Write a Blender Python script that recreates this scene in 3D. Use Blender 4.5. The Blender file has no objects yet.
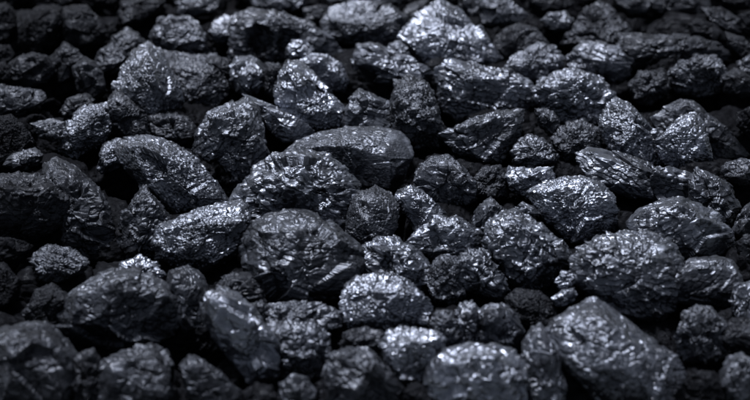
import bpy, bmesh, math, random
import numpy as np
from mathutils import Vector, Matrix
from mathutils.bvhtree import BVHTree

scene = bpy.context.scene
R = math.radians
# ------------------------------------------------------------------ camera
IMG_W, IMG_H = 750.0, 400.0
PITCH = R(38.0)
DIST = 1.20                      # metres from the lens to the middle of the heap
LENS, SENSOR = 85.0, 36.0
FWD = np.array([0.0, math.cos(PITCH), -math.sin(PITCH)])
RIGHT = np.array([1.0, 0.0, 0.0])
UP = np.cross(RIGHT, FWD)
CAM = -FWD * DIST
cam_data = bpy.data.cameras.new("camera")
cam = bpy.data.objects.new("camera", cam_data)
scene.collection.objects.link(cam)
cam.location = CAM
cam.rotation_euler = (math.pi / 2 - PITCH, 0, 0)
cam_data.lens, cam_data.sensor_width = LENS, SENSOR
cam_data.clip_start, cam_data.clip_end = 0.05, 100.0
cam_data.dof.use_dof = True
cam_data.dof.focus_distance = 1.205
cam_data.dof.aperture_fstop = 4.8
cam_data.dof.aperture_blades = 7
scene.camera = cam
PX = DIST * SENSOR / LENS / IMG_W        # metres per photo pixel at the middle of the heap

# ------------------------------------------------------------------ sky, sun, exposure
SUN_EL, SUN_AZ = R(63.0), R(-24.0)       # azimuth measured from +Y (away from the camera) towards +X
world = bpy.data.worlds.new("World")
scene.world = world
world.use_nodes = True
wn = world.node_tree
bg = wn.nodes["Background"]
sky = wn.nodes.new("ShaderNodeTexSky")
sky.sky_type = 'NISHITA'
sky.sun_disc = False
sky.sun_elevation = SUN_EL
sky.sun_rotation = SUN_AZ
hsv = wn.nodes.new("ShaderNodeHueSaturation")      # thin overcast: a paler sky
hsv.inputs["Saturation"].default_value = 0.45
wn.links.new(sky.outputs[0], hsv.inputs["Color"])
wn.links.new(hsv.outputs[0], bg.inputs[0])
bg.inputs[1].default_value = 0.05
sun_data = bpy.data.lights.new("sun", 'SUN')
sun_data.energy = 5.0
sun_data.angle = R(14.0)
sun_data.color = (0.90, 0.925, 1.0)
sun = bpy.data.objects.new("sun", sun_data)
scene.collection.objects.link(sun)
sdir = Vector((math.sin(SUN_AZ) * math.cos(SUN_EL), math.cos(SUN_AZ) * math.cos(SUN_EL), math.sin(SUN_EL)))
sun.rotation_euler = sdir.to_track_quat('Z', 'Y').to_euler()
scene.view_settings.view_transform = 'Standard'
scene.view_settings.look = 'None'
scene.view_settings.gamma = 1.0
scene.view_settings.exposure = 1.0


# ------------------------------------------------------------------ materials
def N(nt, kind, **kw):
    n = nt.nodes.new(kind)
    for k, v in kw.items():
        setattr(n, k, v)
    return n


def math_node(nt, op, a, b=None, c=None, clamp=False):
    n = N(nt, "ShaderNodeMath", operation=op, use_clamp=clamp)
    for i, v in enumerate((a, b, c)):
        if v is None:
            continue
        if isinstance(v, (int, float)):
            n.inputs[i].default_value = v
        else:
            nt.links.new(v, n.inputs[i])
    return n.outputs[0]


def remap(nt, v, a, b, c, d):
    n = N(nt, "ShaderNodeMapRange")
    nt.links.new(v, n.inputs[0])
    for i, x in enumerate((a, b, c, d)):
        n.inputs[i + 1].default_value = x
    return n.outputs[0]


def coal_material(name, layered):
    """Object colour: R = polish with edge falloff of light put in, G = grit of the fine relief, B = falloff-dimmed share of dust."""
    m = bpy.data.materials.new(name)
    m.use_nodes = True
    nt = m.node_tree
    L = nt.links
    bsdf = nt.nodes["Principled BSDF"]
    info = N(nt, "ShaderNodeObjectInfo")
    sep = N(nt, "ShaderNodeSeparateColor")
    L.new(info.outputs["Color"], sep.inputs[0])
    gloss, grit, dust_tone = sep.outputs
    tc = N(nt, "ShaderNodeTexCoord")
    off = N(nt, "ShaderNodeVectorMath", operation='ADD')
    L.new(tc.outputs["Object"], off.inputs[0])
    comb = N(nt, "ShaderNodeCombineXYZ")
    rnd = math_node(nt, 'MULTIPLY', info.outputs["Random"], 7.0)
    for i in range(3):
        L.new(rnd, comb.inputs[i])
    L.new(comb.outputs[0], off.inputs[1])
    P = off.outputs[0]

    def noise(scale, detail=4, rough=0.6, dist=0.0, vec=P):
        n = N(nt, "ShaderNodeTexNoise")
        n.inputs["Scale"].default_value = scale
        n.inputs["Detail"].default_value = detail
        n.inputs["Roughness"].default_value = rough
        n.inputs["Distortion"].default_value = dist
        L.new(vec, n.inputs["Vector"])
        return n.outputs[0]

    if layered:   # bedding of the coal: fine relief drawn out along local layers
        mp = N(nt, "ShaderNodeMapping")
        L.new(P, mp.inputs[0])
        mp.inputs["Rotation"].default_value = (0.5, 0.35, 0.45)
        mp.inputs["Scale"].default_value = (0.28, 1.0, 1.15)
        Q = mp.outputs[0]
    else:
        Q = P
    n_mid = noise(170, 5, 0.62, 0.6, Q)
    n_fine = noise(700, 3, 0.6, 0.2, Q)
    n_wear = noise(55, 4, 0.6, 0.3)
    vor = N(nt, "ShaderNodeTexVoronoi", feature='F1')
    vor.inputs["Scale"].default_value = 680
    L.new(Q, vor.inputs["Vector"])
    vor2 = N(nt, "ShaderNodeTexVoronoi", feature='F1')
    vor2.inputs["Scale"].default_value = 190
    wob = N(nt, "ShaderNodeVectorMath", operation='MULTIPLY_ADD')
    nv = N(nt, "ShaderNodeTexNoise")
    nv.inputs["Scale"].default_value = 160
    L.new(P, nv.inputs["Vector"])
    L.new(nv.outputs[1], wob.inputs[0])
    wob.inputs[1].default_value = (0.006, 0.006, 0.006)
    L.new(Q, wob.inputs[2])
    L.new(wob.outputs[0], vor2.inputs["Vector"])

    # each tiny fracture cell leans its own way: a height ramp per cell
    dotn = N(nt, "ShaderNodeVectorMath", operation='DOT_PRODUCT')
    cen = N(nt, "ShaderNodeVectorMath", operation='SUBTRACT')
    L.new(vor.outputs["Color"], cen.inputs[0])
    cen.inputs[1].default_value = (0.5, 0.5, 0.5)
    rel = N(nt, "ShaderNodeVectorMath", operation='SUBTRACT')
    L.new(Q, rel.inputs[0])
    L.new(vor.outputs["Position"], rel.inputs[1])
    L.new(cen.outputs[0], dotn.inputs[0])
    L.new(rel.outputs[0], dotn.inputs[1])
    lean = dotn.outputs["Value"]                      # metres * 0.5

    h1 = math_node(nt, 'MULTIPLY', n_mid, 0.0012)
    h2 = math_node(nt, 'MULTIPLY', n_fine, 0.00055)
    h3 = math_node(nt, 'MULTIPLY', vor2.outputs["Distance"], -0.0007)
    h4 = math_node(nt, 'MULTIPLY', lean, 1.3)
    hs = math_node(nt, 'ADD', math_node(nt, 'ADD', h2, h4), h3)
    n_zone = noise(38, 3, 0.55, 0.8)
    zone = remap(nt, n_zone, 0.42, 0.60, 0.30, 1.15)          # smooth breaks beside crumbled ones
    hs = math_node(nt, 'MULTIPLY', math_node(nt, 'MULTIPLY', hs, grit), zone)
    h1 = math_node(nt, 'MULTIPLY', h1, zone)
    height = math_node(nt, 'ADD', h1, hs)
    soft = math_node(nt, 'ADD', math_node(nt, 'MULTIPLY', h1, 0.8), math_node(nt, 'MULTIPLY', hs, 0.42))
    bump2 = N(nt, "ShaderNodeBump")
    bump2.inputs["Distance"].default_value = 1.0
    L.new(soft, bump2.inputs["Height"])
    L.new(bump2.outputs[0], bsdf.inputs["Normal"])
    bump = N(nt, "ShaderNodeBump")
    bump.inputs["Strength"].default_value = 1.0
    bump.inputs["Distance"].default_value = 1.0
    L.new(height, bump.inputs["Height"])
    L.new(bump.outputs[0], bsdf.inputs["Coat Normal"])
    bsdf.inputs["Coat Roughness"].default_value = 0.13
    bsdf.inputs["Coat IOR"].default_value = 1.6
    L.new(math_node(nt, 'MULTIPLY', math_node(nt, 'MULTIPLY', math_node(nt, 'POWER', gloss, 1.6), 0.8), remap(nt, n_wear, 0.35, 0.65, 0.25, 1.1), clamp=True), bsdf.inputs["Coat Weight"])

    # colour: black coal with slightly greyer dust patches
    col = N(nt, "ShaderNodeMix", data_type='RGBA')
    col.inputs[6].default_value = (0.0022, 0.0022, 0.0026, 1)
    col.inputs[7].default_value = (0.013, 0.0135, 0.0165, 1)
    dmask = remap(nt, n_wear, 0.38, 0.68, 0.0, 1.0)
    dm = math_node(nt, 'MULTIPLY', dmask, dust_tone, clamp=True)
    L.new(dm, col.inputs[0])
    L.new(col.outputs[2], bsdf.inputs["Base Color"])
    # polish: bright fracture faces against duller ones
    r0 = remap(nt, n_mid, 0.3, 0.7, 0.18, 0.40)
    rg = math_node(nt, 'MULTIPLY', math_node(nt, 'POWER', math_node(nt, 'SUBTRACT', 1.0, gloss), 2.0), 0.42)
    L.new(math_node(nt, 'ADD', r0, rg, clamp=True), bsdf.inputs["Roughness"])
    sp = remap(nt, math_node(nt, 'POWER', gloss, 1.8), 0.0, 0.42, 0.015, 1.0)
    wear = remap(nt, n_wear, 0.32, 0.66, 0.4, 1.25)
    L.new(math_node(nt, 'MULTIPLY', sp, wear, clamp=True), bsdf.inputs["Specular IOR Level"])
    bsdf.inputs["IOR"].default_value = 1.75
    bsdf.inputs["Specular Tint"].default_value = (0.75, 0.82, 1.0, 1)
    return m


MAT = {'g': coal_material("coal_gritty", False), 'l': coal_material("coal_layered", True)}
dust_mat = bpy.data.materials.new("coal_dust")
dust_mat.use_nodes = True
dust_mat.node_tree.nodes["Principled BSDF"].inputs["Base Color"].default_value = (0.002, 0.002, 0.0025, 1)
dust_mat.node_tree.nodes["Principled BSDF"].inputs["Roughness"].default_value = 0.95
dust_mat.node_tree.nodes["Principled BSDF"].inputs["Specular IOR Level"].default_value = 0.04
MAT['s'] = MAT['g']
MAT['c'] = MAT['l']
MAT['k'] = MAT['g']
GRIT = {'g': 1.0, 'l': 0.75, 's': 0.55, 'c': 0.85, 'k': 0.9}


# ------------------------------------------------------------------ noise
def hash3(ix, iy, iz, seed):
    with np.errstate(over='ignore'):
        h = (ix.astype(np.uint32) * np.uint32(374761393) + iy.astype(np.uint32) * np.uint32(668265263)
             + iz.astype(np.uint32) * np.uint32(2147483647 - 5) + np.uint32((seed * 974634777) & 0xFFFFFFFF))
        h = (h ^ (h >> np.uint32(13))) * np.uint32(1274126177)
        h = (h ^ (h >> np.uint32(16))) * np.uint32(2246822519)
        h = h ^ (h >> np.uint32(15))
    return h.astype(np.float64) / 4294967295.0


def vnoise(p, seed):
    i = np.floor(p).astype(np.int64)
    f = p - i
    u = f * f * (3 - 2 * f)
    res = 0.0
    for dx in (0, 1):
        for dy in (0, 1):
            for dz in (0, 1):
                w = (u[:, 0] if dx else 1 - u[:, 0]) * (u[:, 1] if dy else 1 - u[:, 1]) * (u[:, 2] if dz else 1 - u[:, 2])
                res = res + w * hash3(i[:, 0] + dx, i[:, 1] + dy, i[:, 2] + dz, seed)
    return res * 2 - 1


def fbm(p, seed, octv=4, gain=0.5, ridged=False):
    a, s, t = 1.0, 0.0, 0.0
    for k in range(octv):
        n = vnoise(p * (2.03 ** k) + 11.7 * k, seed + k)
        if ridged:
            n = 1 - 2 * np.abs(n)
        s = s + a * n
        t += a
        a *= gain
    return s / t


def worley(p, seed):
    """distance to the nearest point, that cell's random value, and a ramp leaning its own way in every cell"""
    i = np.floor(p).astype(np.int64)
    best = np.full(len(p), 9.0)
    val = np.zeros(len(p))
    lean = np.zeros(len(p))
    for dx in (-1, 0, 1):
        for dy in (-1, 0, 1):
            for dz in (-1, 0, 1):
                c = i + np.array([dx, dy, dz])
                q = np.stack([hash3(c[:, 0], c[:, 1], c[:, 2], seed + 31 * k) for k in range(3)], 1)
                v = p - (c + q)
                d = np.sqrt((v ** 2).sum(1))
                m = d < best
                best[m] = d[m]
                val[m] = q[m, 0]
                lean[m] = (v[m] * (q[m][:, [1, 2, 0]] - 0.5)).sum(1)
    return best, val, lean


SPHERES = {}


def icosphere(sub):
    if sub not in SPHERES:
        bm = bmesh.new()
        bmesh.ops.create_icosphere(bm, subdivisions=sub, radius=1.0)
        v = np.array([x.co[:] for x in bm.verts])
        f = np.array([[x.index for x in fc.verts] for fc in bm.faces], dtype=np.int32)
        bm.free()
        e = np.concatenate([f[:, [0, 1]], f[:, [1, 2]], f[:, [2, 0]]])
        SPHERES[sub] = (v / np.linalg.norm(v, axis=1)[:, None], f, e)
    return SPHERES[sub]


def tri_mesh(name, v, f, mat):
    me = bpy.data.meshes.new(name)
    me.vertices.add(len(v))
    me.vertices.foreach_set("co", v.astype(np.float32).ravel())
    me.loops.add(len(f) * 3)
    me.loops.foreach_set("vertex_index", f.astype(np.int32).ravel())
    me.polygons.add(len(f))
    me.polygons.foreach_set("loop_start", np.arange(0, len(f) * 3, 3, dtype=np.int32))
    me.polygons.foreach_set("use_smooth", np.ones(len(f), dtype=bool))
    me.update()
    me.validate()
    me.materials.append(mat)
    return me


# ------------------------------------------------------------------ from photo measurements to places on the heap
K = SENSOR / LENS / IMG_W


def ray(x, y):
    return FWD + RIGHT * ((x - IMG_W / 2) * K) + UP * ((IMG_H / 2 - y) * K)   # per metre of depth


def heap_depth(x, y, z=0.0):
    r = ray(x, y)
    return (z - CAM[2]) / r[2]


def build_lump(idx, label, shine, style, outline, ridge=None, lift=0.0, ang=None, amp=1.0, dust_tone=None, grit=None, sub=None, seed=None, dents=()):
    idx = idx if seed is None else seed
    rng = random.Random(1000 + idx * 7)
    ol = np.array(outline, float)
    mid = (ol.min(0) + ol.max(0)) / 2
    ol = mid + (ol - mid) * 1.09
    x0, y0 = ol.min(0)
    x1, y1 = ol.max(0)
    w, h = x1 - x0, y1 - y0
    cx, cy = (x0 + x1) / 2, (y0 + y1) / 2
    size = math.sqrt(w * h)
    d0 = heap_depth(cx, cy) - lift * PX
    s = d0 * K                                        # metres per photo pixel at this lump
    pts = []
    for x, y in ol:                                   # rim: its upper side lies further back
        t = cy - y
        pts.append((x, y, -0.80 * t if t > 0 else 0.06 * t))
    if ridge is None:
        H = 0.25 * min(w, h) + 0.04 * size
        oc = ol.mean(0)
        ev2, vec2 = np.linalg.eigh(np.cov((ol - oc).T))
        ax = vec2[:, 1]
        if ax[0] < 0:
            ax = -ax
        half = math.sqrt(ev2[1]) * 1.35
        side = np.array([ax[1], -ax[0]])
        if side[1] > 0:
            side = -side                              # towards the top of the picture
        wid = math.sqrt(ev2[0]) * 1.35
        sh = rng.uniform(-0.42, 0.0)
        ridge = []
        for q in (-0.62, rng.uniform(-.15, .15), 0.62):
            p = oc + ax * q * half + side * (sh + rng.uniform(-.12, .12)) * wid
            ridge.append((p[0], p[1], H * rng.uniform(0.8, 1.2)))
        for k in range(3):
            p = oc + ax * rng.uniform(-.6, .6) * half + side * rng.uniform(.3, .6) * wid
            ridge.append((p[0], p[1], H * rng.uniform(.3, .6)))
        p = oc + ax * rng.uniform(-.4, .4) * half - side * rng.uniform(.5, .65) * wid
        ridge.append((p[0], p[1], H * rng.uniform(.45, .8)))
    pts += [tuple(p) for p in ridge]
    for x, y in ol[::2]:                              # the side that lies in the heap
        pts.append((cx + (x - cx) * 0.72, cy + (y - cy) * 0.6 + 0.12 * h,
                    -size * rng.uniform(0.55, 0.8)))
    P3 = [CAM + ray(x, y) * (d0 - hh * s) for x, y, hh in pts]
    bm = bmesh.new()
    for p in P3:
        bm.verts.new(p)
    res = bmesh.ops.convex_hull(bm, input=bm.verts[:])
    junk = [g for g in res["geom_interior"] + res["geom_unused"] if isinstance(g, bmesh.types.BMVert) and g.is_valid]
    junk = list(set(junk))
    if junk:
        bmesh.ops.delete(bm, geom=junk, context='VERTS')
    bmesh.ops.triangulate(bm, faces=bm.faces[:])
    tree = BVHTree.FromBMesh(bm)
    hv = np.array([v.co[:] for v in bm.verts])
    bm.free()
    c = (hv.min(0) + hv.max(0)) / 2 * 0.5 + hv.mean(0) * 0.5
    cov = np.cov((hv - c).T)
    ev, evec = np.linalg.eigh(cov)
    sc = np.sqrt(np.maximum(ev, 1e-9))
    sc = np.clip(sc / sc.max(), 0.45, 1)
    sub = sub if sub else 7 if size > 46 else (6 if size > 15 else 5)
    sv, f, e = icosphere(sub)
    d = (sv * sc) @ evec.T
    d /= np.linalg.norm(d, axis=1)[:, None]
    cV = Vector(c)
    r = np.empty(len(d))
    fallback = size * s * .4
    for i, q in enumerate(d.tolist()):
        hit = tree.ray_cast(cV, Vector(q))
        r[i] = hit[3] if hit[3] is not None else fallback
    # split faces: flat breaks that take the corners off on the open side
    pr = np.array([rng.gauss(0, 1) for _ in range(3 * 9)]).reshape(-1, 3)
    for n in pr:
        n = n / np.linalg.norm(n) - FWD * 2.6 + UP * 0.2
        n = n / np.linalg.norm(n)
        dn = d @ n
        off = (r * dn).max() * rng.uniform(0.86, 0.98)
        lim = np.where(dn > 1e-3, off / np.maximum(dn, 1e-3), 1e9)
        r = np.minimum(r, lim)
    # soften the hull's arrises a little
    cnt = np.bincount(e.ravel(), minlength=len(r))
    for _ in range(0 if sub < 7 else 1):
        sm = np.bincount(e[:, 0], weights=r[e[:, 1]], minlength=len(r)) + np.bincount(e[:, 1], weights=r[e[:, 0]], minlength=len(r))
        r = 0.4 * r + 0.6 * sm / cnt
    v = c + d * r[:, None]
    q = (v - c) / (size * s)                          # lump-sized units
    m = (v - c) * 1000.0                              # millimetres
    a = size * s * amp
    sd = idx * 17 + 3
    b1, val1, lean1 = worley(q * 2.6 + 5.0, sd)
    b2, val2, lean2 = worley(m / 6.5 + 9.0, sd + 5)
    warp = np.stack([vnoise(m / 5 + k * 7, sd + 50 + k) for k in range(3)], 1)
    b3, val3, lean3 = worley(m / 2.6 + warp * 0.5, sd + 9)
    inner = 0.35 + 0.65 * np.clip(-(d @ FWD) * 1.6, 0, 1)                  # keeps the outline crisp
    disp = a * (0.20 * lean1 + 0.035 * (val1 - .5)) * inner + a * 0.015 * fbm(q * 2.3, sd, 3)
    rough = np.clip(0.5 + 1.2 * vnoise(m / 13, sd + 40), 0.08, 1.0)        # smooth breaks beside rough ones
    disp += amp * (0.0019 * lean2 + rough * (0.0005 * lean3 + 0.0003 * fbm(m / 2.2, sd + 2, 3, .6)))
    disp += 0.0005 * amp * fbm(m / 7.5 + warp * .3, sd + 33, 3, .5)
    crack = fbm(m / 11 + warp * .25, sd + 4, 3, ridged=True)
    disp -= 0.0014 * amp * np.clip((crack - 0.55) * 3, 0, 1)
    if style in 'lc':                                 # ledges of the coal's bedding
        th = R(ang if ang is not None else rng.uniform(-30, 40))
        bed = UP * math.cos(th) + RIGHT * math.sin(-th) - FWD * 0.25
        bed = bed / np.linalg.norm(bed)
        tt = (m @ bed) / (3.4 if style == 'l' else 5.2) + 1.1 * fbm(m / 16, sd + 6, 2) + 0.3 * fbm(m / 4, sd + 8, 2)
        fr = tt - np.floor(tt)
        lvl = hash3(np.floor(tt).astype(np.int64), np.zeros(len(tt), np.int64), np.zeros(len(tt), np.int64), sd)
        mask = np.clip(0.55 + 1.1 * vnoise(m / 14, sd + 12), 0.1, 1)
        disp += (0.0011 if style == 'l' else 0.0016) * amp * mask * ((1 - fr) ** 0.6 - 0.5 + 0.7 * (lvl - .5))
    if style == 'k':                                  # knobs
        disp += 0.0034 * amp * (0.45 - b2)
    if style in 'gk':
        disp += 0.0007 * amp * fbm(m / 1.3, sd + 14, 2, ridged=True)
    if style == 'c':
        bb, vv, ll = worley(m / 12 + warp * .6, sd + 21)
        disp += 0.0028 * ll * amp + 0.0012 * (vv - .5) * amp
    v = v + d * disp[:, None]
    for dx, dy, dr, dd in dents:                      # hollows broken out of the face
        rel = v - CAM
        z = rel @ FWD
        px_ = rel @ RIGHT / z / K + IMG_W / 2
        py_ = IMG_H / 2 - rel @ UP / z / K
        k = np.clip(1 - np.hypot(px_ - dx, py_ - dy) / dr + 0.35 * vnoise(m / 3.5, sd + 77), 0, 1)
        k = np.clip(k * 2.2, 0, 1) * (z < d0 + 2 * s)
        v = v + FWD * (k * dd * s)[:, None]
    org = np.array([c[0], c[1], v[:, 2].min()])
    me = tri_mesh("coal_lump", v - org, f, MAT[style])
    ob = bpy.data.objects.new("coal_lump", me)
    scene.collection.objects.link(ob)
    ob.location = org
    ob.color = (shine, grit if grit is not None else GRIT[style], dust_tone if dust_tone is not None else min(1.0, 0.04 + 1.5 * shine ** 1.9), 1)  # low gloss and less grey carry the light falloff on outer lumps
    ob["label"] = label
    ob["category"] = "coal lump"
    ob["group"] = "lumps of black coal in the heap"
    return ob


# ------------------------------------------------------------------ the bed of small coal under the lumps
def heap_bed():
    nx, ny = 900, 900
    xs = np.linspace(-0.62, 0.62, nx)
    ys = np.linspace(-0.55, 0.85, ny)
    X, Y = np.meshgrid(xs, ys)
    p = np.stack([X.ravel(), Y.ravel(), np.zeros(X.size)], 1)
    pm = p * 1000
    w = np.stack([vnoise(pm / 20 + k * 9, 700 + k) for k in range(3)], 1) * 0.25
    b, val, lean = worley(pm / 30 + w * [1, 1, 0], 71)
    b2, val2, lean2 = worley(pm / 10 + w * [1, 1, 0], 77)
    z = -0.062 + 0.012 * (0.6 - b) + 0.010 * lean + 0.012 * (val - .5) + 0.004 * (0.5 - b2) + 0.004 * lean2
    z += 0.0012 * fbm(pm / 4, 79, 3)
    p[:, 2] = z
    i = np.arange(nx * ny).reshape(ny, nx)
    a, bb, c, d = i[:-1, :-1].ravel(), i[:-1, 1:].ravel(), i[1:, 1:].ravel(), i[1:, :-1].ravel()
    f = np.concatenate([np.stack([a, bb, c], 1), np.stack([a, c, d], 1)])
    ob = bpy.data.objects.new("ground", tri_mesh("ground", p, f, dust_mat))
    scene.collection.objects.link(ob)
    ob.color = (0.0, 1.0, 0.0, 1)
    ob["kind"] = "structure"
    ob["label"] = "dark bed of small coal under the lumps"


heap_bed()

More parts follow.
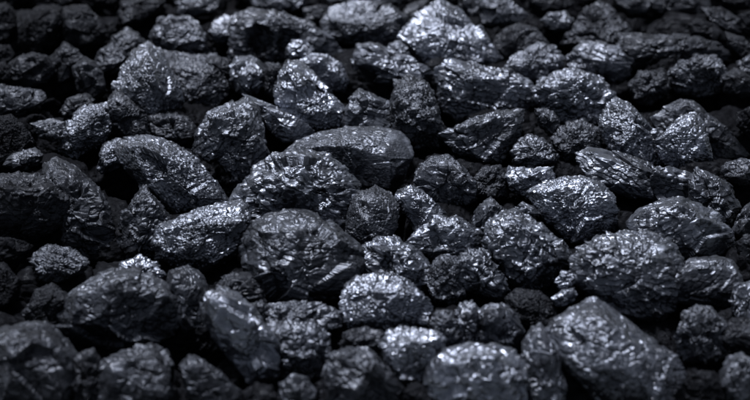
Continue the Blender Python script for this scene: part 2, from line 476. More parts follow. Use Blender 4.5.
# ------------------------------------------------------------------ the lumps
#  (label, shine, style, outline in photo measurements, options); shine lowered on outer lumps as light falloff
LUMPS = [
    # ---- far edge of the heap
    ("dim blurred lump at the left edge, second row from the top", .12, 's', [(-12,8),(5,4),(14,12),(17,28),(9,40),(-12,44)]),
    ("tiny dark lump at the left edge, under the dim blurred one", .06, 's', [(-12,44),(8,46),(14,54),(8,66),(-12,66)]),
    ("dark round lump with a lit crown, leftmost of the blurred pair top left", .10, 's', [(19,42),(20,33),(28,18),(37,8),(50,5),(60,9),(62,25),(52,48),(30,54)], {'ridge':[(35,25,18),(52,22,20),(40,42,16)]}),
    ("blurred round lump with smoky grey face, right one of the top left pair", .13, 's', [(60,20),(64,10),(74,6),(86,6),(98,18),(104,31),(99,44),(84,52),(68,48)]),
    ("sliver of a lump cut by the top edge above the round pair", .12, 's', [(54,-12),(82,-12),(78,2),(66,5),(56,2)]),
    ("faint small lump at the top edge, between the sliver and the dim domed lump", .05, 's', [(90,-12),(118,-12),(118,4),(106,9),(94,4)]),
    ("dim domed lump at the top edge with one grey glint on its left side", .14, 's', [(119,14),(122,2),(134,-8),(160,-10),(164,2),(158,12),(146,20),(132,28),(122,26)]),
    ("arched grey lump with a peaked top, behind the sparkling egg-shaped one", .25, 's', [(104,48),(114,37),(127,29),(138,33),(149,47),(138,56),(120,62),(108,58)]),
    ("small grey lump leaning against the left foot of the arched one", .26, 's', [(94,66),(99,52),(112,43),(122,50),(128,60),(118,70),(104,76)]),
    ("broad low grey lump near the left edge, left of the one with the pointed top", .16, 's', [(5,80),(8,66),(20,54),(33,53),(48,58),(56,72),(47,82),(22,88)]),
    ("blurred lump with a pointed top, third row at the left", .16, 's', [(47,62),(64,43),(75,50),(82,62),(74,78),(56,82)]),
    ("rounded blurry lump standing between the pointed one and the sparkling egg-shaped one", .19, 's', [(73,68),(84,58),(94,62),(102,74),(105,90),(98,102),(86,100),(77,88)]),
    ("blurred speckled lump with pitted grey top, behind the broad flat grainy slab", .36, 'k', [(153,32),(160,19),(172,16),(190,17),(197,26),(206,38),(209,50),(200,58),(180,57),(164,50),(154,40)], {'ridge':[(165,30,14),(185,32,16),(200,44,12),(180,48,10)], 'grit':.8}),
    ("broad blurred lump cut by the top edge, above the speckled pitted one", .26, 's', [(171,-12),(222,-12),(218,5),(206,15),(190,17),(178,12)]),
    ("small bright-edged lump at the left end of the long arched one", .42, 's', [(209,32),(213,22),(226,15),(238,16),(240,28),(230,39),(218,43)], {'ridge':[(215,33,8),(228,34,9)]}),
    ("long arched lump with a pale back and black hollow flank", .32, 'c', [(234,56),(232,30),(240,15),(256,10),(275,12),(300,20),(322,31),(336,43),(343,53),(326,58),(290,60),(255,64)], {'ridge':[(250,20,12),(280,26,16),(310,38,13),(325,50,8),(270,50,5)], 'ang':-15,'dents':[(262,40,16,10),(288,42,14,8)]}),
    ("blurred grey lump at the top edge, above the long arched one", .32, 's', [(250,-12),(293,-12),(291,6),(280,12),(262,9),(252,4)]),
    ("small bright lump at the top edge, right of the blurred grey one", .42, 's', [(290,-12),(306,-12),(304,6),(292,11),(287,2)]),
    ("little dull lump between the long arched one and the flat lens-shaped one", .2, 's', [(304,9),(318,5),(330,8),(330,18),(315,22),(305,19)]),
    ("flat lens-shaped lump with a speckled top and black underside", .36, 'g', [(322,22),(333,9),(350,2),(366,1),(385,6),(404,17),(402,36),(382,46),(345,44),(327,32)], {'ridge':[(332,28,10),(352,30,14),(375,26,15),(394,20,9)]}),
    ("grey slab at the top edge, behind the flat lens-shaped lump", .32, 's', [(326,-12),(400,-12),(400,4),(390,9),(352,4),(330,2)]),
    ("thin dull lump wedged between the lens-shaped one and the tall pyramid", .2, 's', [(400,18),(408,6),(428,-2),(427,14),(416,24),(404,26)]),
    ("tall pale pyramid-shaped lump standing highest at the top centre", .58, 'g', [(401,36),(412,22),(428,8),(441,-1),(452,5),(468,18),(482,34),(498,56),(494,62),(470,64),(446,66),(424,62),(406,44)], {'ridge':[(442,28,14),(424,52,22),(455,56,27),(482,54,18)],'grit':.8,'lift':14}),
    ("dull lump just behind the right slope of the tall pale pyramid", .22, 's', [(456,-12),(474,-10),(482,8),(484,22),(476,26),(462,12)], {'lift':-14}),
    ("grey wedge-shaped lump at the top edge, pointing right beside the pyramid", .34, 's', [(470,-8),(500,-8),(516,4),(528,15),(520,23),(500,27),(484,22)], {'ridge':[(498,10,10),(515,16,7),(495,20,8)],'lift':-6}),
    ("hooded black lump with a thin grey rim, right of the pyramid's foot", .2, 's', [(494,44),(503,30),(518,24),(536,29),(548,44),(546,58),(518,62),(500,60)], {'ridge':[(504,34,0),(520,29,1),(536,35,0),(520,50,-2)], 'lift':-4}),
    ("small bright blurred lump behind the hooded black one", .42, 's', [(541,20),(549,13),(565,12),(573,20),(571,31),(556,32),(545,26)]),
    ("dark blurred lump at the top edge, above the small bright blurred one", .13, 's', [(526,-12),(566,-12),(574,4),(562,12),(545,12),(530,4)]),
    ("big dull mound with a notched peak at the top, right of centre", .23, 'k', [(565,42),(574,26),(588,9),(600,1),(612,10),(625,24),(634,36),(620,49),(598,50),(575,48)], {'grit':.8}),
    ("blurred lump at the top edge, right behind the notched mound", .2, 's', [(608,-12),(640,-12),(650,2),(646,14),(630,20),(620,10)]),
    ("wide blurred lump at the top edge, fourth from the top right corner", .18, 's', [(648,-12),(702,-12),(710,6),(694,14),(668,13),(651,6)]),
    ("dark blurred lump beneath the top right row, over a black hollow", .10, 's', [(688,24),(700,18),(718,26),(726,40),(708,44),(692,36)]),
    ("round blurred lump near the top right corner, upper of two", .2, 's', [(702,8),(722,8),(740,20),(746,31),(734,35),(714,26)]),
    ("sloping blurred lump under the round one near the top right corner", .18, 's', [(726,32),(744,38),(760,52),(760,66),(742,60),(728,46)]),
    ("black lump cut by the top right corner", .08, 's', [(722,-12),(762,-12),(762,8),(738,9),(724,4)]),
    ("faint blurred lump at the right edge, just under the top corner", .10, 's', [(738,16),(762,10),(762,36),(748,36)]),
    ("long dim slab lying level below the black hollow, upper right", .22, 'c', [(622,34),(640,36),(664,35),(692,37),(716,44),(730,54),(712,66),(672,70),(636,68),(622,52)], {'ang':5}),
    # ---- upper middle
    ("wedge-shaped lump with streaked top, pointing right from the left edge", .24, 's', [(-12,84),(10,87),(42,91),(45,99),(30,110),(10,117),(-12,117)]),
    ("low dull lump at the left edge, above the streaked wedge", .10, 's', [(-12,66),(5,62),(12,72),(8,84),(-12,86)]),
    ("large dim lump at the left edge, below the streaked wedge", .10, 'g', [(-12,118),(10,117),(25,128),(33,142),(26,154),(6,162),(-12,162)], {'grit':.7}),
    ("small dull lump left of the sparkling low one, under the rounded blurry lump", .16, 's', [(60,112),(68,99),(82,93),(94,100),(92,113),(78,120),(66,120)]),
    ("pale small lump in the dark at the left, with a glinting face", .3, 's', [(31,124),(50,119),(64,122),(65,136),(52,142),(40,136)], {'ridge':[(40,127,4),(52,128,6),(50,136,4)]}),
    ("small bright-topped lump resting above the big black one at the left edge", .3, 's', [(3,165),(13,154),(34,148),(43,155),(38,166),(20,171)]),
    ("sparkling low lump with rough crystals, left below the egg-shaped one", .44, 'k', [(60,150),(64,132),(76,114),(90,104),(106,104),(114,114),(110,132),(96,148),(78,156)], {'ridge':[(80,128,14),(98,118,15),(100,130,11),(72,144,9)]}),
    ("rough dark shoulder lump at the foot of the sparkling egg-shaped one", .28, 'g', [(106,108),(116,91),(130,100),(146,118),(148,134),(130,142),(112,130)], {'lift':4}),
    ("upright egg-shaped lump with a sparkling gritty face", .44, 'g', [(116,88),(122,68),(135,51),(148,44),(160,52),(168,69),(178,86),(181,100),(173,118),(156,130),(134,128),(120,110)], {'ridge':[(147,66,24),(140,90,34),(154,94,34),(146,114,26)],'lift':16}),
    ("broad flat grainy slab, right of the sparkling egg-shaped lump", .27, 'g', [(156,54),(172,54),(192,59),(214,57),(224,70),(226,92),(216,108),(198,128),(178,122),(168,90)], {'ridge':[(185,75,8),(210,75,7),(195,100,10),(180,95,6)], 'grit':.9,'lift':-22}),
    ("small dim lump caught behind the top edge of the broad grainy slab", .2, 's', [(206,60),(216,56),(230,60),(234,70),(226,76),(212,72)]),
    ("dark crumbly lump below the broad grainy slab, above the sausage-shaped one", .22, 'g', [(148,114),(164,108),(188,118),(197,132),(186,144),(166,142),(150,134)], {'lift':-16}),
    ("small bright blurred lump perched behind the grey flake's tip", .5, 's', [(230,68),(236,58),(250,57),(262,62),(265,78),(256,92),(246,98),(236,90),(230,80)], {'ridge':[(240,66,8),(254,72,9),(247,84,8)]}),
    ("dark speckled lump tucked left of the pitted block", .2, 'k', [(264,64),(278,64),(286,76),(282,92),(272,98),(264,86)]),
    ("upright block with a sloping grey top, left of the craggy middle lump", .38, 'c', [(194,155),(195,137),(208,116),(224,106),(246,99),(256,108),(261,128),(265,155),(256,172),(240,192),(222,186),(204,172)], {'ridge':[(214,125,16),(240,118,19),(235,150,24),(212,155,18),(252,145,14)], 'ang':35,'grit':1.0,'lift':6}),
    ("flat pale flake pointing up left, leaning over a black gap", .56, 'c', [(244,95),(254,98),(275,107),(300,119),(314,130),(312,139),(282,140),(268,128),(256,112)], {'ridge':[(262,108,5),(285,122,7),(300,130,5),(275,128,2)], 'amp':.45, 'ang':40, 'lift':10}),
    ("little bright nub on the back corner of the pitted block", .58, 's', [(286,48),(292,40),(305,41),(313,50),(310,62),(296,66),(287,58)]),
    ("bright lump right behind the pitted block, its top mottled", .55, 'g', [(302,62),(312,54),(328,56),(341,66),(348,80),(342,90),(325,86),(310,74)], {'ridge':[(318,62,8),(332,70,9),(338,80,6)],'lift':-6}),
    ("bright pitted block with a black hollow in its face", .62, 'g', [(277,92),(282,76),(290,62),(302,64),(318,80),(336,97),(346,110),(342,126),(325,134),(305,128),(290,114),(278,102)], {'ridge':[(292,76,10),(315,92,14),(333,108,12),(300,104,16),(320,120,12)], 'dents':[(313,90,11,10)],'lift':10}),
    ("small layered lump with a level black slot at its foot", .42, 'l', [(345,120),(350,102),(360,90),(374,95),(392,105),(396,120),(388,132),(362,134),(347,130)], {'ridge':[(360,98,8),(376,104,9),(386,116,9),(358,117,11),(375,119,10)], 'ang':-20,'lift':-6}),
    ("dark upright lump of glassy black coal with pitted face", .30, 'k', [(394,95),(396,83),(408,78),(424,81),(432,94),(437,114),(443,132),(434,146),(412,147),(396,130)], {'ridge':[(400,90,6),(424,90,8),(430,125,12),(404,125,13)], 'dust_tone':.1,'grit':1.3,'lift':12}),
    ("ragged layered lump above the dark upright one", .46, 'l', [(356,58),(360,46),(370,43),(384,48),(402,58),(422,65),(432,73),(424,84),(400,87),(375,80),(360,72)], {'ang':-25,'lift':-6}),
    ("knob of coal sitting on the ragged layered lump", .42, 's', [(385,52),(390,44),(400,41),(408,48),(409,58),(398,61),(387,58)], {'lift':2}),
    ("long slab with a pale thin top and broad black front", .48, 'c', [(440,72),(452,62),(478,65),(508,71),(527,79),(536,96),(530,114),(498,116),(458,122),(442,104)], {'ridge':[(447,76,6),(480,80,10),(510,84,10),(528,92,6),(450,110,-4),(500,106,-2)], 'ang':-8, 'dust_tone':.3}),
    ("small rugged lump filling the nook right of the pyramid's foot", .42, 'k', [(505,66),(516,55),(536,44),(553,46),(562,60),(556,74),(540,82),(518,76)]),
    ("wedge-like lump with a light-edged top, below the broad black front", .38, 'c', [(442,134),(458,125),(484,117),(508,108),(519,112),(519,130),(508,148),(500,162),(480,160),(458,150)], {'ridge':[(460,130,7),(490,122,9),(512,118,4),(485,148,12),(462,140,7)], 'ang':22,'lift':6}),
    ("pale knobbly lump like a cluster of beads, right of the long slab", .52, 'k', [(534,100),(540,84),(555,72),(576,69),(592,74),(603,85),(613,93),(611,110),(600,122),(582,130),(562,124),(546,112)], {'ridge':[(556,82,12),(580,80,13),(600,98,8),(570,108,14),(590,118,8)]}),
    ("dark rough lump directly below the pale knobbly one", .28, 'k', [(552,138),(562,126),(582,120),(598,128),(600,150),(586,160),(568,162),(556,152)], {'lift':-10}),
    ("small crumbly lump in the gap between slab and knobbly lump", .28, 'k', [(536,110),(548,108),(560,120),(557,136),(545,130),(537,120)]),
    ("oval lump with a pale cap and dark flank, above the knobbly one", .44, 'l', [(574,52),(584,43),(600,41),(618,48),(632,61),(630,72),(614,82),(594,78),(578,66)], {'ridge':[(590,50,8),(610,54,9),(622,64,6),(598,66,8)], 'ang':-20}),
    ("small beaded lump tucked at the left of the oval pale-capped one", .42, 'k', [(565,58),(572,51),(584,54),(590,64),(582,70),(569,68)]),
    ("small dull lump with a glinting corner, left of the blocky rounded lump", .2, 'k', [(630,84),(640,72),(660,69),(671,78),(668,92),(652,102),(634,100)]),
    ("blocky rounded lump with grainy face, at the upper right", .32, 'k', [(670,76),(680,62),(698,56),(716,57),(724,68),(727,84),(716,95),(696,95),(679,91)], {'ridge':[(688,66,12),(710,66,12),(700,84,12),(716,82,8)]}),
    ("dull lump at the right of the blocky rounded one", .18, 's', [(722,76),(735,69),(752,76),(760,92),(742,98),(726,92)]),
    ("grey lump at the right edge, level with the blocky rounded one", .26, 's', [(737,62),(750,56),(762,56),(762,78),(748,78),(738,72)]),
    ("dim lump at the right edge with a flat black front", .1, 's', [(736,114),(750,108),(762,110),(762,140),(748,136),(738,126)]),
    ("bright block with a chipped slanting top, left of the cone-shaped one", .52, 'g', [(601,130),(604,112),(610,103),(618,100),(630,106),(645,121),(656,136),(661,150),(654,166),(632,163),(612,150)], {'ridge':[(618,112,8),(636,126,11),(650,142,9),(620,138,14),(638,154,10)],'lift':4}),
    ("bright cone-shaped lump with a crumbly face, in front of the dark peak", .56, 'g', [(658,140),(672,127),(684,117),(694,114),(702,122),(706,138),(710,156),(700,165),(680,168),(664,160)], {'ridge':[(688,126,10),(678,144,12),(698,142,10),(688,158,10)], 'lift':8}),
    ("dark peaked lump like a small mountain, right side of the heap", .3, 's', [(652,118),(670,112),(684,101),(695,104),(714,119),(734,138),(747,153),(730,156),(705,160),(672,146)], {'ridge':[(672,118,2),(690,110,4),(712,128,5),(728,146,4)], 'lift':-16}),
    ("small rounded lump with a pale lower rim, left of the dark rough one", .38, 'k', [(512,152),(520,140),(532,135),(545,141),(556,154),(554,166),(536,170),(516,166)]),
    # ---- middle
    ("big black lump with a flat top at the left edge", .17, 'c', [(-14,178),(10,176),(46,177),(62,184),(69,202),(60,225),(36,238),(-14,240)], {'ridge':[(5,190,12),(40,190,16),(55,200,14),(30,215,22),(0,215,20)], 'ang':-10,'lift':10}),
    ("shiny black lump with fine scaly skin, behind the flat-topped one", .24, 'l', [(44,178),(47,167),(60,164),(80,173),(98,189),(108,208),(113,235),(110,256),(92,262),(70,245),(56,210)], {'ridge':[(64,178,8),(88,195,10),(98,220,8),(80,225,10)], 'dust_tone':.1,'grit':1.2}),
    ("crumbly lump with a bright lower lip, under the flat-topped black one", .3, 'k', [(32,262),(38,250),(52,245),(70,248),(87,262),(80,273),(60,281),(42,278)], {'grit':1.2}),
    ("dim lump at the left edge, beneath the crumbly one", .08, 'g', [(-12,262),(6,266),(18,280),(18,298),(0,306),(-12,306)]),
    ("faint thin lump at the left edge, right under the flat-topped black one", .06, 's', [(-12,238),(14,238),(32,246),(22,262),(-12,262)]),
    ("dull dark lump touching the big blurred mound on its left", .14, 'g', [(24,312),(36,292),(52,284),(68,296),(70,312),(56,326),(32,326)]),
    ("sausage-shaped lump slanting down right with a gritty pale back", .43, 'g', [(120,152),(126,143),(140,139),(154,139),(172,143),(190,156),(208,175),(229,204),(226,213),(190,222),(168,218),(148,190),(128,166)], {'ridge':[(140,150,8),(160,158,13),(185,178,16),(206,198,12),(150,174,14),(180,208,16)]}),
    ("small crusty knob at the upper end of the sausage-shaped lump", .4, 'g', [(100,164),(104,146),(116,139),(136,144),(136,156),(114,166),(104,172)]),
    ("leaning oval lump under the sausage-shaped one, finely scaled", .3, 'l', [(116,238),(120,222),(134,200),(145,187),(156,200),(168,216),(174,230),(170,250),(148,262),(124,262)], {'ang':50,'grit':1.1,'lift':-16}),
    ("tilted block with a pale flat top, left below the middle", .48, 'g', [(154,242),(160,230),(176,221),(196,211),(216,205),(238,202),(244,208),(249,223),(244,242),(234,254),(212,266),(184,264),(162,256)], {'ridge':[(176,236,14),(205,226,16),(240,222,10),(185,252,20),(215,254,20)],'lift':10}),
    ("bright crust peeping from behind the big blurred mound", .6, 'k', [(112,272),(122,263),(140,257),(157,262),(166,276),(156,286),(138,280),(120,280)]),
    ("craggy lump with deep folds in the middle of the heap", .46, 'c', [(237,200),(245,181),(258,167),(275,157),(300,152),(322,156),(340,168),(358,184),(363,202),(356,224),(338,240),(306,228),(266,216),(246,218)], {'ridge':[(262,182,16),(300,172,20),(335,186,17),(350,206,12),(270,206,22),(315,212,26)], 'ang':-25,'amp':1.1,'dents':[(318,200,12,6),(285,205,14,5)],'lift':8}),
    ("smooth domed slab lying behind the craggy middle lump", .36, 'g', [(280,158),(300,142),(322,134),(346,129),(376,129),(396,134),(404,142),(408,156),(402,174),(386,194),(360,190),(320,176)], {'ridge':[(310,148,6),(350,142,11),(388,148,9),(385,176,26),(350,168,24)], 'amp':.45,'lift':-6}),
    ("rounded cracked lump on the right flank of the craggy middle one", .32, 'g', [(344,238),(350,212),(358,194),(375,188),(390,195),(398,208),(394,226),(385,240),(374,250),(358,252)], {'amp':.7,'lift':6,'ridge':[(372,204,12),(386,212,10),(368,228,14),(380,236,8)]}),
    ("large round dark lump with wavy layers, centre left", .34, 'l', [(246,262),(246,240),(256,223),(270,215),(292,213),(315,217),(332,224),(346,238),(357,251),(361,264),(358,281),(345,291),(325,300),(298,303),(272,300),(256,288)], {'ridge':[(270,236,20),(300,230,22),(330,244,21),(270,266,34),(310,270,38),(340,276,28),(300,292,30)], 'ang':-15,'lift':8}),
    ("thin bright-sided lump leaning down right of a black gap", .56, 'c', [(397,200),(403,190),(413,187),(424,194),(440,208),(446,220),(430,232),(416,228),(406,214)], {'ridge':[(410,200,8),(426,212,9),(418,220,6)],'ang':40,'lift':6}),
    ("mottled wedge lump lying below the thin bright-sided one", .5, 'c', [(405,244),(418,230),(434,218),(456,215),(470,226),(481,240),(478,252),(460,259),(436,257),(418,252)], {'ridge':[(434,228,9),(456,226,10),(470,240,7),(440,244,10)],'ang':-35,'amp':.8,'lift':4}),
    ("dark round lump with a grey cap, above the mottled wedge", .33, 's', [(416,182),(421,166),(433,157),(448,157),(463,168),(475,182),(473,198),(456,208),(434,200)], {'ridge':[(430,168,8),(450,170,11),(463,180,8),(440,178,8),(450,196,0)], 'dust_tone':.4,'grit':1.1,'lift':0}),
    ("pebbly dark lump in the gap left of the white flake-like one", .2, 'k', [(474,180),(484,166),(500,166),(510,180),(506,196),(488,200),(476,194)], {'lift':-8}),
    ("bright lump with a ragged white face, above the pale humped one", .62, 'c', [(507,178),(512,168),(530,172),(551,169),(555,178),(548,192),(530,198),(516,192)], {'ridge':[(520,176,6),(540,176,7),(530,188,5)],'ang':60}),
    ("pale humped lump with a bright crackled top, right of centre", .62, 'g', [(531,194),(545,184),(562,179),(582,178),(602,185),(613,197),(617,212),(610,228),(590,240),(566,236),(546,216)], {'ridge':[(552,194,10),(580,190,12),(605,200,7),(560,218,13),(590,215,12),(606,222,3)],'lift':10}),
    ("long flat bar-shaped lump with slanting grooves", .40, 'l', [(582,156),(592,149),(606,151),(630,159),(656,165),(686,174),(708,184),(716,198),(700,208),(660,202),(626,194),(598,184),(585,170)], {'ridge':[(600,160,6),(640,170,10),(680,182,9),(620,182,9),(665,194,8)],'ang':-30,'lift':6}),
    ("scaly lump at the right end of the grooved bar-shaped one", .36, 'c', [(688,182),(698,170),(716,177),(732,188),(738,206),(728,228),(708,216),(692,202)], {'lift':-10}),
    ("small pale stone-like lump at the right edge, above the scaly one", .3, 's', [(722,172),(726,162),(742,159),(762,162),(762,184),(740,184),(727,180)]),
    ("domed lump with parallel grooves, below the bar-shaped one", .44, 'l', [(628,224),(642,210),(656,203),(676,199),(696,204),(716,215),(728,231),(732,248),(716,264),(684,264),(652,244),(634,234)], {'ridge':[(650,214,9),(680,210,13),(708,222,13),(670,236,18),(705,246,18)],'ang':35,'amp':.8}),
    ("dull lump at the right edge, level with the grooved dome", .26, 's', [(731,230),(740,212),(756,197),(764,200),(764,236),(746,238)]),
    ("low dull lump at the right edge, under the grooved dome's right side", .2, 's', [(736,244),(746,236),(764,234),(764,262),(744,266)]),
    ("broad grey block with a crumbled right shoulder, right of centre", .42, 'c', [(573,262),(580,250),(600,239),(626,233),(650,235),(668,244),(680,258),(678,272),(677,296),(662,316),(640,320),(612,308),(590,294),(577,282)], {'ridge':[(592,258,13),(626,250,17),(660,256,13),(612,284,24),(650,290,26),(640,306,22)],'ang':-20,'grit':1.0,'lift':8}),
    ("egg-shaped dark grey lump with fine scratches, right side", .34, 'l', [(666,284),(674,270),(692,260),(714,257),(731,262),(740,276),(740,294),(726,306),(702,306),(680,300)], {'amp':.6,'ang':40,'ridge':[(690,272,13),(715,272,14),(700,290,14),(725,288,10)],'lift':-2}),
    ("blocky lump with a cracked grey top, right of the tiny leaning one", .46, 'c', [(485,242),(491,226),(504,213),(518,211),(540,224),(560,244),(570,258),(562,274),(545,287),(528,289),(508,280),(494,262)], {'ridge':[(510,228,13),(535,240,17),(555,256,12),(505,254,17),(530,270,14)],'ang':-30,'grit':1.0,'lift':6}),
    ("tiny chip lying on top behind the cracked grey-topped block", .46, 's', [(516,207),(523,202),(534,206),(540,214),(528,217),(518,213)], {'lift':14}),
    ("tiny leaning triangular lump left of the cracked block", .34, 's', [(469,228),(478,206),(491,198),(506,211),(500,228),(486,236),(474,236)]),
    # ---- lower middle
    ("slaty lump of broken flakes, behind the pale half-dome", .46, 'c', [(359,264),(364,246),(380,239),(398,240),(418,252),(432,268),(434,286),(420,294),(398,288),(376,280)], {'ang':-30,'amp':0.9,'dents':[(392,262,12,5)],'lift':-6}),
    ("dark craggy lump with a jagged outline, below centre", .36, 'k', [(430,268),(440,256),(456,258),(466,272),(464,292),(452,306),(438,302),(430,288)], {'grit':1.2,'lift':-6}),
    ("twisted dark lump with a bright ridge, left under the cracked block", .44, 'c', [(454,268),(462,252),(476,249),(490,258),(500,272),(507,288),(496,298),(474,294),(458,284)], {'ang':35,'amp':1.3,'lift':-4}),
    ("pale half-dome lump with a flat black underside, bottom centre", .6, 'g', [(342,302),(347,287),(359,278),(376,276),(400,280),(418,290),(427,306),(424,322),(386,332),(350,326)], {'ridge':[(352,304,10),(375,296,18),(400,298,18),(418,308,10),(385,313,17),(360,318,6),(410,318,6)],'lift':6}),
    ("small blackish lump with a grey rim, right of the pale half-dome", .34, 'k', [(430,322),(438,312),(450,311),(459,322),(460,340),(446,350),(434,340)]),
    ("sparkling black lump between the twisted one and the blurred bottom block", .40, 'k', [(452,320),(460,304),(472,302),(484,314),(482,336),(468,348),(454,342)]),
    ("blurred grey lump half hidden behind the upright striped one at the bottom", .4, 's', [(478,318),(488,305),(502,304),(516,314),(524,332),(516,350),(496,352),(482,340)]),
    ("upper of two small bright bits stacked beside the broad grey block", .6, 's', [(555,281),(562,271),(572,271),(577,281),(570,289),(559,289)], {'lift':4}),
    ("lower of two small bright bits stacked beside the broad grey block", .6, 's', [(552,298),(562,290),(574,288),(577,296),(567,305),(556,307)], {'lift':6}),
    ("dark lump in the hollow under the cracked grey-topped block", .14, 'g', [(506,300),(518,290),(540,292),(554,306),(552,328),(532,338),(514,326)], {'lift':-12,'dust_tone':.05}),
    ("large pale slab slanting down right, at the bottom right of centre", .47, 'g', [(549,333),(558,322),(578,310),(597,303),(614,310),(633,325),(646,341),(666,354),(676,370),(684,388),(690,412),(650,416),(604,404),(584,384),(564,360)], {'ridge':[(570,330,12),(598,322,20),(625,342,22),(655,366,18),(600,362,28),(650,396,30),(610,392,30),(586,360,20)],'amp':.75,'grit':.8,'lift':6}),
    ("rough black lump with one bright spot, right of the large pale slab", .34, 'k', [(676,336),(684,317),(697,307),(715,313),(728,330),(726,352),(704,364),(684,356)]),
    ("bright blurred lump at the right edge, right of the egg-shaped scratched one", .42, 'k', [(731,300),(735,286),(748,282),(764,286),(764,320),(744,324),(734,312)], {'grit':.7}),
    ("dark shiny lump at the right edge, under the bright blurred one", .16, 'l', [(722,336),(732,320),(748,318),(764,326),(764,352),(742,356),(728,348)]),
    ("blurred upright lump with a grey ridge, at the bottom right corner", .34, 's', [(718,392),(721,372),(730,358),(741,354),(757,365),(764,390),(760,416),(726,416)]),
    ("black rounded lump at the bottom edge, right of the large pale slab", .10, 'g', [(684,384),(696,372),(714,374),(722,390),(722,414),(692,414)]),
    ("small streaked lump beside the top of the bright upright blurred one", .3, 'l', [(248,320),(250,304),(262,300),(268,310),(264,326),(254,332)]),
    ("dark lump with short bright scratches, above the bright upright blurred one", .2, 'l', [(216,288),(224,277),(246,273),(262,284),(264,302),(244,308),(224,300)], {'lift':-4,'grit':1.2}),
    ("flat dark lump with a grey edge, left of the pale half-dome", .34, 'k', [(262,318),(270,306),(292,302),(318,304),(340,312),(342,326),(318,334),(284,332)]),
    ("black scrap with one glint, behind the bright wedge at the bottom", .22, 'k', [(340,344),(346,334),(362,328),(382,332),(388,346),(372,356),(350,354)]),
    # ---- near edge of the heap
    ("big blurred mound with a lit crown, lower left", .33, 's', [(60,316),(66,302),(78,291),(96,277),(112,270),(132,270),(152,275),(166,285),(175,300),(177,320),(170,336),(146,346),(110,346),(78,340),(64,330)], {'ridge':[(88,298,22),(118,288,28),(150,298,24),(90,318,28),(125,312,34),(160,322,20),(120,332,18)],'lift':8}),
    ("blurred dark lump with one pale patch, right of the big blurred mound", .30, 's', [(166,292),(171,274),(188,268),(202,277),(210,298),(208,328),(192,338),(178,326),(178,306)]),
    ("bright upright blurred lump leaning left, lower left of centre", .66, 's', [(203,306),(208,295),(222,290),(238,294),(249,306),(261,322),(270,338),(277,356),(275,374),(262,382),(246,378),(234,360),(220,342),(208,324)], {'ridge':[(220,304,12),(240,322,18),(254,348,18),(262,368,12),(230,334,12)],'lift':26}),
    ("big blurred lump in the bottom left corner", .26, 's', [(-12,342),(6,330),(20,324),(36,322),(52,329),(66,340),(74,354),(74,384),(64,416),(-12,416)], {'ridge':[(10,346,20),(40,342,24),(58,360,20),(20,375,34),(50,388,28)],'lift':10}),
    ("dark speckled lump at the bottom edge, right beside the bottom left corner one", .18, 'k', [(72,366),(80,352),(94,352),(102,366),(102,390),(96,416),(72,416)]),
    ("very blurred grey lump at the bottom edge, below the big mound", .28, 's', [(96,372),(104,360),(126,352),(150,346),(164,350),(169,372),(174,416),(98,416)], {'ridge':[(118,366,14),(150,362,16),(130,390,24),(160,390,16)],'lift':10}),
    ("dim blurred lump at the bottom edge, under the bright upright one", .28, 's', [(180,366),(190,355),(206,361),(222,378),(242,392),(246,416),(196,416),(188,386)], {'lift':6}),
    ("blurred lump with a knobby grey top, left of the striped block at the bottom", .44, 'k', [(260,344),(267,327),(288,320),(312,321),(328,336),(331,352),(318,374),(296,382),(272,374),(264,358)], {'ridge':[(280,336,14),(306,334,16),(320,350,12),(290,360,20)],'lift':-10,'grit':.7}),
    ("pale blurred lump cut by the bottom edge, under the knobby-topped one", .36, 's', [(280,384),(292,376),(308,378),(314,392),(312,416),(280,416)], {'lift':4}),
    ("blurred lump in shadow at the bottom edge, right of the dim one", .1, 's', [(244,392),(256,384),(272,386),(278,398),(276,416),(244,416)], {'lift':-4}),
    ("striped block with slanting bands, at the bottom edge left of centre", .3, 'l', [(325,376),(329,357),(344,350),(368,349),(380,358),(390,378),(406,398),(412,416),(325,416)], {'ridge':[(345,362,12),(368,362,14),(350,388,24),(385,395,16)],'ang':-40,'lift':6}),
    ("brightest wedge lump with a white top and black side, bottom centre", .78, 'g', [(380,345),(390,331),(403,328),(418,332),(436,334),(444,342),(438,362),(424,382),(406,384),(390,366)], {'ridge':[(388,352,12),(402,370,19),(424,352,20),(438,340,10),(405,345,13),(418,376,2)],'lift':16,'grit':.7}),
    ("large blurred block with a bright top, at the bottom edge right of centre", .62, 's', [(428,380),(434,360),(446,350),(470,345),(492,345),(514,351),(524,364),(528,390),(526,416),(428,416)], {'ridge':[(444,366,16),(475,362,22),(508,368,18),(460,390,26),(500,392,26)],'lift':12}),
    ("upright blurred lump with shiny streaks, left of the large pale slab", .42, 'l', [(522,360),(524,344),(532,330),(541,326),(551,341),(559,360),(564,385),(564,416),(528,416),(524,390)], {'ang':70,'lift':2,'ridge':[(540,340,10),(550,365,14),(545,390,16)]}),
    ("black lump at the bottom edge, between the striped block and the large blurred one", .08, 's', [(402,392),(412,384),(428,386),(434,400),(432,416),(406,416)], {'lift':-6}),
]
def boulder_outline(rng, x, y, rx, ry):
    n = rng.randint(7, 9)
    return [(x + rx * rng.uniform(.8, 1.1) * math.cos(2 * math.pi * k / n), y + ry * rng.uniform(.8, 1.1) * math.sin(2 * math.pi * k / n)) for k in range(n)]


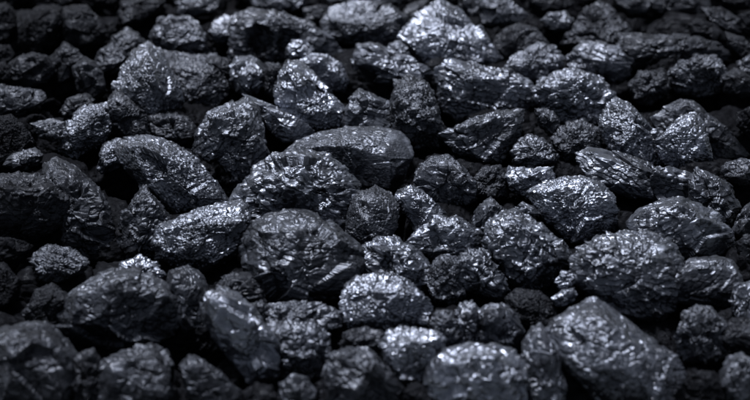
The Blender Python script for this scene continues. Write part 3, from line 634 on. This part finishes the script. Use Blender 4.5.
SUNKEN = [
    'black lump sunk in the crevice above the dim lump at the upper left edge',
    'black lump sunk in the crevice above the blurred pair at top left',
    'black lump sunk in the crevice right of the blurred pair at top left',
    'black lump sunk in the crevice above the broad flat grainy slab',
    'black lump sunk in the crevice above and left of the long arched lump',
    'black lump sunk in the crevice left of the flat lens-shaped lump',
    'black lump sunk in the crevice above and left of the tall pale pyramid',
    None,
    'black lump sunk in the crevice above and right of the hooded black lump',
    'black lump sunk in the crevice left of the wide blurred lump at the top edge',
    'black lump sunk in the crevice above the blurred round lump near top right corner',
    None,
    'black lump sunk in the crevice left of the blurred pair at top left',
    'black lump sunk in the crevice above the rounded blurry lump at upper left',
    'black lump sunk in the crevice above the upright egg-shaped lump',
    'black lump sunk in the crevice right of the blurred pitted lump at top left',
    'black lump sunk in the crevice right of the long arched lump',
    None,
    'black lump sunk in the crevice left of the hooded black lump',
    'black lump sunk in the crevice right of the hooded black lump',
    'black lump sunk in the crevice right of the notched dull mound at the top',
    'black lump sunk in the crevice below the wide blurred lump at the top edge',
    None,
    None,
    'black lump sunk in the crevice below the blurred lump with the pointed top',
    'black lump sunk in the crevice right of the rounded blurry lump at upper left',
    'black lump sunk in the crevice below and right of the broad flat grainy slab',
    'black lump sunk in the crevice above and left of the flat pale flake',
    'black lump sunk in the crevice below and left of the ragged layered lump',
    'black lump sunk in the crevice above and right of the glassy dark upright lump',
    'black lump sunk in the crevice below and left of the hooded black lump',
    'black lump sunk in the crevice below and right of the oval pale-capped lump',
    'black lump sunk in the crevice left of the blocky rounded lump at upper right',
    'black lump sunk in the crevice above and right of the dark mountain-like peak',
    'black lump sunk in the crevice right of the large dim lump at the left edge',
    'black lump sunk in the crevice below the sparkling low lump with rough crystals',
    'black lump sunk in the crevice below the broad flat grainy slab',
    'black lump sunk in the crevice below and left of the flat pale flake',
    'black lump sunk in the crevice right of the flat pale flake',
    'black lump sunk in the crevice above and left of the grey-capped round lump',
    'black lump sunk in the crevice right of the light-edged wedge below the black front',
    'black lump sunk in the crevice below and left of the pale knobbly lump',
    'black lump sunk in the crevice above and right of the bright chipped block',
    'black lump sunk in the crevice right of the dark mountain-like peak',
    None,
    'black lump sunk in the crevice above and left of the shiny scaly black lump',
    'black lump sunk in the crevice above and right of the shiny scaly black lump',
    'black lump sunk in the crevice below the upright block with the sloping top',
    None,
    'black lump sunk in the crevice above and left of the thin bright-sided lump',
    'black lump sunk in the crevice above and right of the grey-capped round lump',
    'black lump sunk in the crevice above and left of the pale humped lump',
    'black lump sunk in the crevice below the long grooved bar',
    'black lump sunk in the crevice below and right of the bright cone-shaped lump',
    'black lump sunk in the crevice below the big flat-topped black lump',
    'black lump sunk in the crevice below and right of the shiny scaly black lump',
    'black lump sunk in the crevice above and left of the tilted pale-topped block',
    None,
    None,
    'black lump sunk in the crevice above the mottled wedge',
    'black lump sunk in the crevice above the cracked grey-topped block',
    'black lump sunk in the crevice right of the pale humped lump',
    None,
    None,
    None,
    'black lump sunk in the crevice above the dull lump beside the big mound',
    'black lump sunk in the crevice above the big blurred mound',
    'black lump sunk in the crevice below and right of the tilted pale-topped block',
    None,
    None,
    'black lump sunk in the crevice below the twisted dark lump',
    'black lump sunk in the crevice below and right of the cracked grey-topped block',
    'black lump sunk in the crevice below and left of the scratched egg-shaped lump',
    'black lump sunk in the crevice above and right of the scratched egg-shaped lump',
    'black lump sunk in the crevice left of the dull lump beside the big mound',
    'black lump sunk in the crevice below and left of the big blurred mound',
    'black lump sunk in the crevice left of the bright upright blurred lump',
    None,
    'black lump sunk in the crevice above the striped block',
    'black lump sunk in the crevice below the jagged craggy lump below centre',
    None,
    'black lump sunk in the crevice left of the rough black lump with a bright spot',
    'black lump sunk in the crevice below and right of the scratched egg-shaped lump',
    None,
    None,
    'black lump sunk in the crevice right of the very blurred lump below the mound',
    'black lump sunk in the crevice below the bright upright blurred lump',
    'black lump sunk in the crevice below the knobby-topped blurred lump',
    None,
    'black lump sunk in the crevice below and right of the shiny-streaked upright lump',
    None,
    'black lump sunk in the crevice below the rough black lump with a bright spot',
]
# lumps lying deeper, seen only as dark shapes in the crevices; low gloss and grey stand in for shade
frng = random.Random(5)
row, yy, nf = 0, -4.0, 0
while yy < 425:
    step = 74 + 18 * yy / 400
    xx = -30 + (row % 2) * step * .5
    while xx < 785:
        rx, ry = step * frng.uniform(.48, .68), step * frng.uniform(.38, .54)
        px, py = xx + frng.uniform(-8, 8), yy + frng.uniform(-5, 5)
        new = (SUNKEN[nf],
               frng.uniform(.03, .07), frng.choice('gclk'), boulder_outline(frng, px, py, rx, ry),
                      {'lift': -56 + frng.uniform(-5, 5), 'dust_tone': .05, 'sub': 6, 'seed': nf + 144})
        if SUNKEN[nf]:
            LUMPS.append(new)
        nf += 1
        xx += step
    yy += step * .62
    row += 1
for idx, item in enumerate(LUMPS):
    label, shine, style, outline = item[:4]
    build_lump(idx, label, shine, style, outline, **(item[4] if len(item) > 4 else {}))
